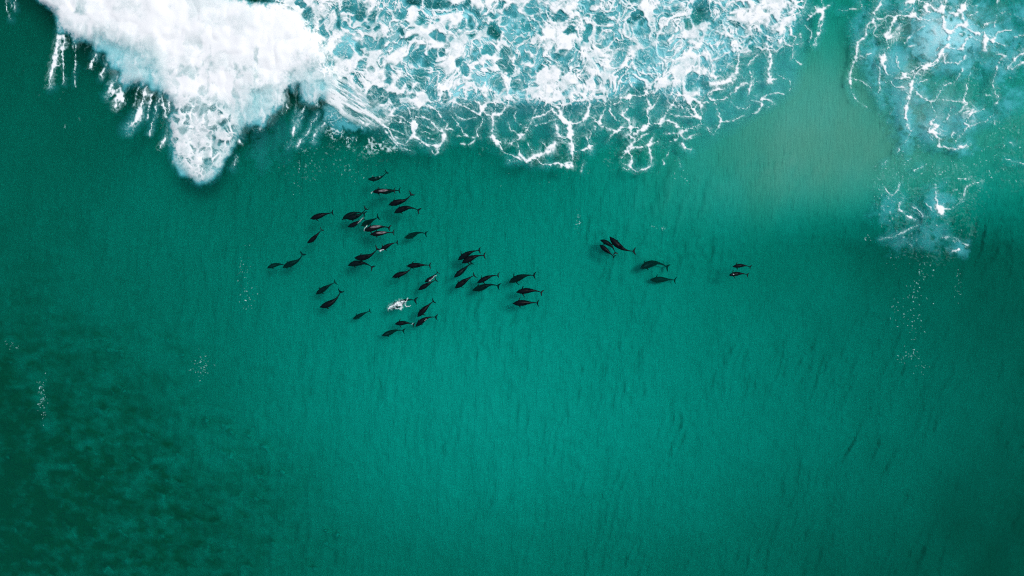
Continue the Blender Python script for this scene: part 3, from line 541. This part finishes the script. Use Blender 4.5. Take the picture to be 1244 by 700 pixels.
# ================================================================ dolphins
PROF = [(0, .007, .006), (.012, .017, .012), (.035, .025, .018), (.06, .034, .028), (.085, .050, .046), (.12, .066, .063), (.17, .081, .077), (.23, .092, .087), (.30, .098, .093), (.37, .097, .094),
        (.44, .090, .089), (.51, .078, .079), (.58, .061, .066), (.65, .044, .053), (.72, .030, .041), (.79, .021, .031), (.86, .0155, .022), (.92, .014, .016), (.965, .011, .010)]
def dolphin_mesh(name, bend, tail_bend, flip, arch):
    """one continuous body, nose at +x .5, fluke notch at -x .5, length 1"""
    bm = bmesh.new()
    def spine(s):
        t = s-.4
        y = bend*t*t*2 + tail_bend*max(0, s-.55)**2*3
        z = -arch*(t*t*2) 
        return Vector((.5-s, y, z))
    def ring(s, a, b, n=18):
        c = spine(s); d = (spine(min(1, s+.02))-spine(max(0, s-.02))).normalized(); side = Vector((-d.y, d.x, 0)).normalized(); up = Vector((0, 0, 1))
        return [bm.verts.new(c+side*(a*math.cos(th))+up*(b*math.sin(th))) for th in [2*math.pi*k/n for k in range(n)]]
    rs = [ring(*p) for p in PROF]
    for a, b in zip(rs, rs[1:]):
        for k in range(18): bm.faces.new((a[k], a[(k+1) % 18], b[(k+1) % 18], b[k]))
    bm.faces.new(rs[0]); bm.faces.new(rs[-1][::-1])
    def blade(pts, axis_up, th):
        """pts: (leading xyz, trailing xyz) stations from root to tip; a thin wing of thickness th tapering outwards"""
        secs = []; n = len(pts)
        for i, (l, tr) in enumerate(pts):
            h = axis_up*(th*(1-.72*i/(n-1))); c = l.lerp(tr, .38)
            secs.append([bm.verts.new(x) for x in (l, c+h, tr, c-h)])
        for a, b in zip(secs, secs[1:]):
            for k in range(4): bm.faces.new((a[k], a[(k+1) % 4], b[(k+1) % 4], b[k]))
        bm.faces.new(secs[0]); bm.faces.new(secs[-1][::-1])
    def loc(s, side, up):
        c = spine(s); d = (spine(min(1.0, s+.03))-spine(s-.03)).normalized(); sv = Vector((-d.y, d.x, 0)).normalized()
        return c+sv*side+Vector((0, 0, up))
    U = Vector((0, 0, 1))
    for sg in (1, -1):
        blade([(loc(.905, -.006*sg, 0), loc(.978, -.006*sg, 0)), (loc(.912, .030*sg, .002), loc(.980, .030*sg, .002)), (loc(.934, .070*sg, .004), loc(.992, .070*sg, .004)),
               (loc(.966, .108*sg, .004), loc(1.008, .106*sg, .004)), (loc(1.000, .138*sg, .003), loc(1.020, .134*sg, .003))], U, .017)
        f0 = .072; ln = flip
        blade([(loc(.205, f0*.7*sg, -.035), loc(.275, f0*.7*sg, -.038)), (loc(.225, (f0+.035*ln)*sg, -.048), loc(.285, (f0+.03*ln)*sg, -.050)),
               (loc(.262, (f0+.072*ln)*sg, -.062), loc(.308, (f0+.062*ln)*sg, -.064)), (loc(.305, (f0+.095*ln)*sg, -.072), loc(.325, (f0+.088*ln)*sg, -.073))], U, .014)
    sv = Vector((0, 1, 0))
    blade([(loc(.425, 0, .070), loc(.560, 0, .060)), (loc(.452, 0, .108), loc(.556, 0, .100)), (loc(.492, 0, .140), loc(.562, 0, .135)), (loc(.540, 0, .163), loc(.572, 0, .161))], sv, .013)
    bmesh.ops.recalc_face_normals(bm, faces=bm.faces)
    me = bpy.data.meshes.new(name+'_cage'); bm.to_mesh(me); bm.free()
    o = bpy.data.objects.new(name+'_cage', me); C.objects.link(o)
    md = o.modifiers.new('r', 'REMESH'); md.mode = 'VOXEL'; md.voxel_size = .0075; md.use_smooth_shade = True
    md = o.modifiers.new('s', 'SMOOTH'); md.iterations = 2; md.factor = .5
    dg = bpy.context.evaluated_depsgraph_get(); r = bpy.data.meshes.new_from_object(o.evaluated_get(dg)); r.name = name
    bpy.data.objects.remove(o); bpy.data.meshes.remove(me)
    for pg in r.polygons: pg.use_smooth = True
    return r

def skin(name, base, patch):
    m, t, p, out = nodes(name)
    tc = t.nodes.new('ShaderNodeTexCoord')
    n = t.nodes.new('ShaderNodeTexNoise'); n.inputs['Scale'].default_value = 7; n.inputs['Detail'].default_value = 5; t.links.new(tc.outputs['Object'], n.inputs['Vector'])
    r = t.nodes.new('ShaderNodeMixRGB'); r.inputs[1].default_value = tuple(b*.6 for b in base)+(1,); r.inputs[2].default_value = tuple(b*1.5 for b in base)+(1,); t.links.new(n.outputs[0], r.inputs[0])
    col = r.outputs[0]
    if patch:                                 # sky glare on the wet back, painted into the skin, ragged at its edge
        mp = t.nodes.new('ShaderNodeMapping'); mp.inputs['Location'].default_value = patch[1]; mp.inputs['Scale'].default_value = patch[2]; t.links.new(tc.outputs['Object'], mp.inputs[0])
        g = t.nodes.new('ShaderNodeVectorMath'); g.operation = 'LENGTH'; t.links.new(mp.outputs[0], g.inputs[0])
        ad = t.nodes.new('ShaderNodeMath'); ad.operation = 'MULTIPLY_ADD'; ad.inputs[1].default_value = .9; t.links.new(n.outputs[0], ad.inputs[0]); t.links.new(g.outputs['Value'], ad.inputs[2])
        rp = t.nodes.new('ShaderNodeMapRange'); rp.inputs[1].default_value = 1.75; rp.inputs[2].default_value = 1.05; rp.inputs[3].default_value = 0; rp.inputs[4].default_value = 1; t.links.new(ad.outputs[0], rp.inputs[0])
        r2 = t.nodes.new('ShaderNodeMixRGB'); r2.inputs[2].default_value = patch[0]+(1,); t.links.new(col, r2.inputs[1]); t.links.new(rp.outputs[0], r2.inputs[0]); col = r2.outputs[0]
    t.links.new(col, p.inputs['Base Color']); p.inputs['Roughness'].default_value = .4; p.inputs['Specular IOR Level'].default_value = .07
    return m
SK = {'d': skin('dark_dolphin_skin', (.0025, .0045, .0065), None),
      'p': skin('dolphin_skin_painted_glare', (.004, .005, .0065), ((.17, .155, .165), (-.12, 0, -.3), (5.5, 26, 3.5))),
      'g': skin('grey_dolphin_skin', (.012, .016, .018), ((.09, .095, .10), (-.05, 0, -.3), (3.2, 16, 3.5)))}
VAR = [dolphin_mesh('dolphin', *a) for a in ((.02, .04, 1.1, .02), (.16, .22, .9, .04), (-.15, -.20, .9, .03), (.06, -.38, .8, .05), (-.06, .38, .8, .02), (0, 0, .4, .06), (.07, .14, 1.55, .02), (-.14, .1, .5, .03))]
DOLPHINS = [l for l in '''
447 219 471.8 214.3|1.0 1.5|2 d|dark dolphin at the very top of the pod, nearest the surf
453.5 233 479 230.5|.13 .2|0 p|pale-backed dolphin at the surface just below the topmost dolphin of the pod
462 233.5 485.5 231|2.6 1.5|5 d|deep dolphin almost hidden behind the tail of the topmost pale-backed dolphin
472.6 248.5 501.5 241|.3 .35|3 d|dark dolphin swimming just above another at the upper right edge of the main pod
479 257 507 248.5|.45 .3|1 d|dark dolphin just under its neighbour at the upper right edge of the main pod
415.5 265.5 441 253.8|.75 .8|1 d|upper dolphin of the overlapping pair with a broad dark outline in the upper pod
420.5 266.5 447 259|.45 .6|2 d|lower dolphin of the overlapping pair with a broad dark outline in the upper pod
423 276.5 443 266|.2 .15|7 d|small dark dolphin trailing a thin white line from its tail in the upper pod
443 279.5 472.5 273|.15 .2|6 p|pale-backed dolphin with spread flippers in the middle of the upper pod
438 275 460.5 263.5|2.6 .6|5 d|dolphin diving with only its tail clear above the pale-backed pair
450.3 284.9 478 281.4|.14 .25|0 p|lower pale-backed dolphin of the two swimming one above the other in the upper pod
461.7 304.3 481.4 292.3|.1 .1|6 d|dark dolphin with white water at its nose below the pale-backed pair
431.4 315 460.6 308.9|.35 .25|2 d|dark dolphin overlapping the back of a lower one at middle left of the pod
422.9 320.9 452.8 318|.6 .5|1 d|slightly deeper dolphin tucked below its neighbour at middle left of the pod
491.4 290 516.3 279.1|2.4 1.5|4 d|faded deep dolphin alone at the right of the upper pod
494.9 323.1 522.3 321.4|.12 .08|0 d|sharp black dolphin lying level at the surface, flukes spread, in the middle of the pod
477.1 336.3 501.7 328.3|.25 .3|3 d|plump dark dolphin just below left of the level black one
517.1 343.1 532.6 331.7|.2 .3|7 g|small greyish dolphin with a thin white streak beside it
508.6 352 529.7 339.7|.2 .15|5 d|dark dolphin just below the small greyish one with the white streak
377.4 265.7 404.3 257.1|.3 .4|0 d|lone dark dolphin at the upper left of the pod, flukes pointing right
374.3 296 392 279.3|.22 .2|7 d|lone steeply slanting dark dolphin below the upper left one
323.6 325 348.5 318|1.1 2.2|1 d|leftmost dolphin of all, leading a close follower
344.3 324.3 370 313.6|1.4 1.6|3 d|dolphin following close behind the leftmost one
384.3 357.1 406.9 342.1|1.0 1.2|0 d|upper of the two slanting dolphins at the lower left of the pod
390 374.3 416.9 360|.35 .5|2 d|lower of the two slanting dolphins at the lower left of the pod
429.1 387.4 449.5 377.1|1.8 2.0|0 d|small faded dolphin alone between the lower left pair and the white splash
473 375.6 502.9 359.4|.2 .7|4 d|dark dolphin under the bright white splash
507.1 384.6 526.5 364.6|.15 .12|0 d|steep black dolphin, upper of the two at the lower right of the main pod
504.3 396 526.9 380|.12 .1|1 g|black dolphin with a pale mark on its back, lower right of main pod
480.6 393.1 502.5 391.5|.3 .5|6 d|dark dolphin with a flipper stretched downward in the lowest trio of the main pod
463.4 408.6 490 397.5|.8 2.6|4 g|lowest dolphin of the pod, its tail fading into deeper water
556.7 315.1 580.9 300.9|.6 .2|6 d|upper dolphin of the overlapping pair at the top of the middle group
561.2 318.9 587.3 306.7|.35 .2|6 d|lower dolphin of the overlapping pair at the top of the middle group
552.2 336.9 573.5 319|.35 .9|5 d|slim dark dolphin below the overlapping pair of the middle group, tail lost in the water
552.9 349.8 576.4 333.1|.3 .3|0 d|lowest left dolphin of the middle group, flukes clearly spread
579.8 343.3 604.7 331.1|.4 .35|6 d|dolphin with spread flippers at the right of the middle group
575.3 353 603.9 342.7|1.3 .8|4 g|greyish dolphin along the bottom of the middle group
619 342.1 648 330.5|1.3 .6|6 d|top dolphin of the three at the right end of the main group, slightly faded
628 354.3 658.3 351.7|.28 .2|6 d|middle dolphin of the three at the right end of the main group
623.6 368.7 653.9 367.1|.3 .3|0 d|bottom dolphin of the three at the right end of the main group
740.2 289.3 766.6 311.1|.3 .1|2 d|largest black dolphin of the trio heading to the upper left
730 290.6 751.1 303.4|.7 .4|1 d|middle dolphin of the trio heading to the upper left
728.6 297.6 746.6 312.4|.45 .15|5 d|lowest dolphin of the trio heading to the upper left
777.5 324 809.6 315.6|1.2 3.2|1 d|blurred deep dolphin, upper of the two right of the trio
791 340 820.5 339.4|2.8 2.9|0 d|blurred deep dolphin, lower of the two right of the trio
890.7 323.6 911.8 321.8|.12 .1|6 d|upper dolphin of the pair at the far right
886.1 333.9 908.2 331.1|.12 .1|6 g|lower dolphin of the pair at the far right, with a pale spot on its head'''.split('\n') if l]
for k, line in enumerate(DOLPHINS):
    ps, dep, vr, label = line.split('|')
    hx, hy, tx, ty = map(float, ps.split()); zh, zt = [max(.1, float(v)*.8) for v in dep.split()]; vi, sk = vr.split()
    a = at(hx, hy, -zh); b = at(tx, ty, -zt); d = a-b
    flat = math.hypot(d.x, d.y); L = flat/1.0
    me = VAR[int(vi)]
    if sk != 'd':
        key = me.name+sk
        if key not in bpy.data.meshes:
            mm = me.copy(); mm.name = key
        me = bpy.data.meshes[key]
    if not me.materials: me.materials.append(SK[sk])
    o = bpy.data.objects.new('dolphin', me); C.objects.link(o)
    o.location = (a+b)/2
    yaw = math.atan2(d.y, d.x); pitch = -math.atan2(d.z, flat)
    o.rotation_euler = ((k*37 % 11-5)*.075, pitch, yaw)
    L *= 1.03+.07*((k*13) % 7)/6; o.scale = (L, L*(1.06+.14*((k*7) % 5)/4), L*1.05)
    tag(o, label, 'dolphin', 'dolphins of the pod')

# ================================================================ white water thrown up by the pod
def splash(name, label, strands, step=.3, soft=.6):
    pts = [[tuple(float(v) for v in q.split(',')) for q in s[1].split()] for s in strands]
    xs = [q[0] for p_ in pts for q in p_]; ys = [q[1] for p_ in pts for q in p_]
    X, Y = np.meshgrid(np.arange(min(xs)-4, max(xs)+4, step), np.arange(min(ys)-4, max(ys)+4, step))
    X = X.astype(np.float32); Y = Y.astype(np.float32)
    nx = (fbm(X/2.2, Y/2.2, 3)-.5)*2.2; ny = (fbm(X/2.2+40, Y/2.2+9, 3)-.5)*2.2
    su = np.zeros(X.shape, np.float32); g = fbm(X/1.6+9, Y/1.6+3, 3, .6)
    for (wd, _), p_ in zip(strands, pts):
        p_ = smooth_line(p_); d = np.full(X.shape, 99., np.float32)
        for (x0, y0), (x1, y1) in zip(p_, p_[1:]):
            dx, dy = x1-x0, y1-y0; tt = np.clip(((X+nx-x0)*dx+(Y+ny-y0)*dy)/(dx*dx+dy*dy+1e-6), 0, 1)
            d = np.minimum(d, np.hypot(X+nx-x0-tt*dx, Y+ny-y0-tt*dy))
        su += np.exp(-(d/(wd*.6*(.4+1.2*g)))**1.3)
    cv = np.clip(np.maximum(sstep(.2, .85, su)*(.5+.7*g), .35*sstep(.02, .3, su)*g), 0, .95)
    z = .03+.22*cv*(.5+g)
    return tag(sheet(name, cv.astype(np.float32), z.astype(np.float32), np.ones(X.shape, bool), M_FOAM, X, Y), label, 'splash')
splash('splash', 'bright white splash curling over a dolphin in the lower pod', [(3.8, '474,373.6 478,371.3 482.9,368.6 487.5,367'), (2.4, '484,369 487.6,372 486.5,375'), (1.0, '487,376 480.6,374.6'), (.8, '494.9,362.5 492.6,368.6 493.7,372.6 498.9,371.4'), (.8, '489,366.5 493,366'), (.9, '471.5,376 473.5,374')])
splash('wake', 'thin white wake line behind the small dolphin in the upper pod', [(.65, '434.3,271.8 437.5,268.5 441,264.6')])
splash('splash', 'small white splash at the nose of the dolphin below the pale-backed pair', [(1.1, '460.8,305.2 463,304.2 465.5,303')])
splash('wake', 'thin white streak beside the small greyish dolphin', [(.7, '529.5,334.8 526,337.5 521,341.5')])
splash('splash', 'tiny white curl at the flipper of the pale-backed dolphin', [(.7, '442.8,280 444.2,276.8 446.5,273.5')])
splash('splash', 'white fleck at the nose of the topmost pale-backed dolphin', [(.9, '450.6,234.2 452.4,233.4')])
splash('splash', 'pale speck of foam on the head of the lower far right dolphin', [(1.0, '890.2,333.6 891.2,333.4')])
splash('splash', 'small grey-white splash by the flukes in the lowest trio', [(.8, '500.2,394.2 501.6,392.6')])
splash('splash', 'faint white speck beside the back of the lower right dolphin', [(.9, '516.4,389.6 517.6,388.2')])

# ================================================================ flecks of drifting foam
def flecks(label, spots, seed):
    """wisps and specks of leftover foam: short torn curls of many sizes"""
    rg = np.random.RandomState(seed)
    x0 = min(q[0]-3*q[2] for q in spots)-6; x1 = max(q[0]+3*q[2] for q in spots)+6; y0 = min(q[1]-3*q[3] for q in spots)-6; y1 = max(q[1]+3*q[3] for q in spots)+6
    X, Y = np.meshgrid(np.arange(x0, x1, .5), np.arange(y0, y1, .5)); X = X.astype(np.float32); Y = Y.astype(np.float32)
    su = np.zeros(X.shape, np.float32)
    for (cx, cy, sx_, sy_, n, r0) in spots:
        for _ in range(n):
            x = cx+np.clip(rg.randn(), -2.8, 2.8)*sx_; y = cy+np.clip(rg.randn(), -2.8, 2.8)*sy_; an = rg.rand()*6.3; ln = r0*(.4+3.5*rg.rand()**2); cv = rg.randn()*.5; wd = r0*(.3+.4*rg.rand()); am = .15+.6*rg.rand()**1.5
            m_ = int((ln*2+4)/.5)+2; i = int((x-x0)/.5); j = int((y-y0)/.5)
            sl = (slice(max(0, j-m_), j+m_), slice(max(0, i-m_), i+m_)); d = np.full(X[sl].shape, 99., np.float32); px_, py_ = x, y
            for k in range(4):
                qx = px_+math.cos(an)*ln/4; qy = py_+math.sin(an)*ln/4; an += cv
                tt = np.clip(((X[sl]-px_)*(qx-px_)+(Y[sl]-py_)*(qy-py_))/((qx-px_)**2+(qy-py_)**2+1e-6), 0, 1)
                d = np.minimum(d, np.hypot(X[sl]-px_-tt*(qx-px_), Y[sl]-py_-tt*(qy-py_))); px_, py_ = qx, qy
            su[sl] = np.maximum(su[sl], am*np.exp(-(d/wd)**1.5))
    su = np.clip(su*(.5+1.0*fbm(X/1.5, Y/1.5, 2)), 0, .9)
    return tag(sheet('foam_flecks', su, (.015+.03*su).astype(np.float32), np.ones(X.shape, bool), M_FOAM, X, Y, .05), label, 'foam', kind='stuff')
flecks('scatter of tiny foam flecks left of the pod', [(296, 335, 5, 18, 26, .45), (303, 362, 4, 7, 14, .55), (292, 322, 1, 6, 8, .4)], 1)
flecks('tiny foam flecks over the dark reef at the left edge', [(51, 478, 2.5, 12, 60, .55), (53, 505, 1, 8, 14, .4), (15, 423, 4, 4, 16, .45), (245, 446, 6, 7, 46, .5), (248, 434, 4, 6, 10, .4)], 2)
flecks('trail of foam flecks below the torn foam patch on the right', [(1122, 330, 6, 10, 26, .7), (1112, 358, 9, 10, 24, .6), (1090, 385, 8, 8, 22, .5), (1112, 398, 5, 8, 24, .6), (1105, 432, 9, 5, 40, .5), (1118, 448, 6, 4, 14, .4), (1164, 340, 2, 14, 20, .5), (1085, 315, 6, 5, 10, .5)], 3)
flecks('few foam flecks between the surf and the small trio of dolphins', [(702, 272, 3, 7, 18, .45), (800, 276, 5, 1.5, 9, .6), (430, 208, 14, 6, 34, .45), (372, 205, 16, 9, 30, .45), (640, 215, 40, 8, 12, .4), (830, 212, 8, 6, 14, .5), (360, 232, 8, 6, 8, .5)], 4)
flecks('foam flecks strewn over the sandy shallows at the upper right', [(1110, 205, 26, 9, 50, .6), (1180, 200, 30, 14, 70, .6), (1215, 180, 14, 14, 40, .6), (1090, 235, 14, 14, 30, .5), (1050, 290, 6, 4, 10, .5)], 5)
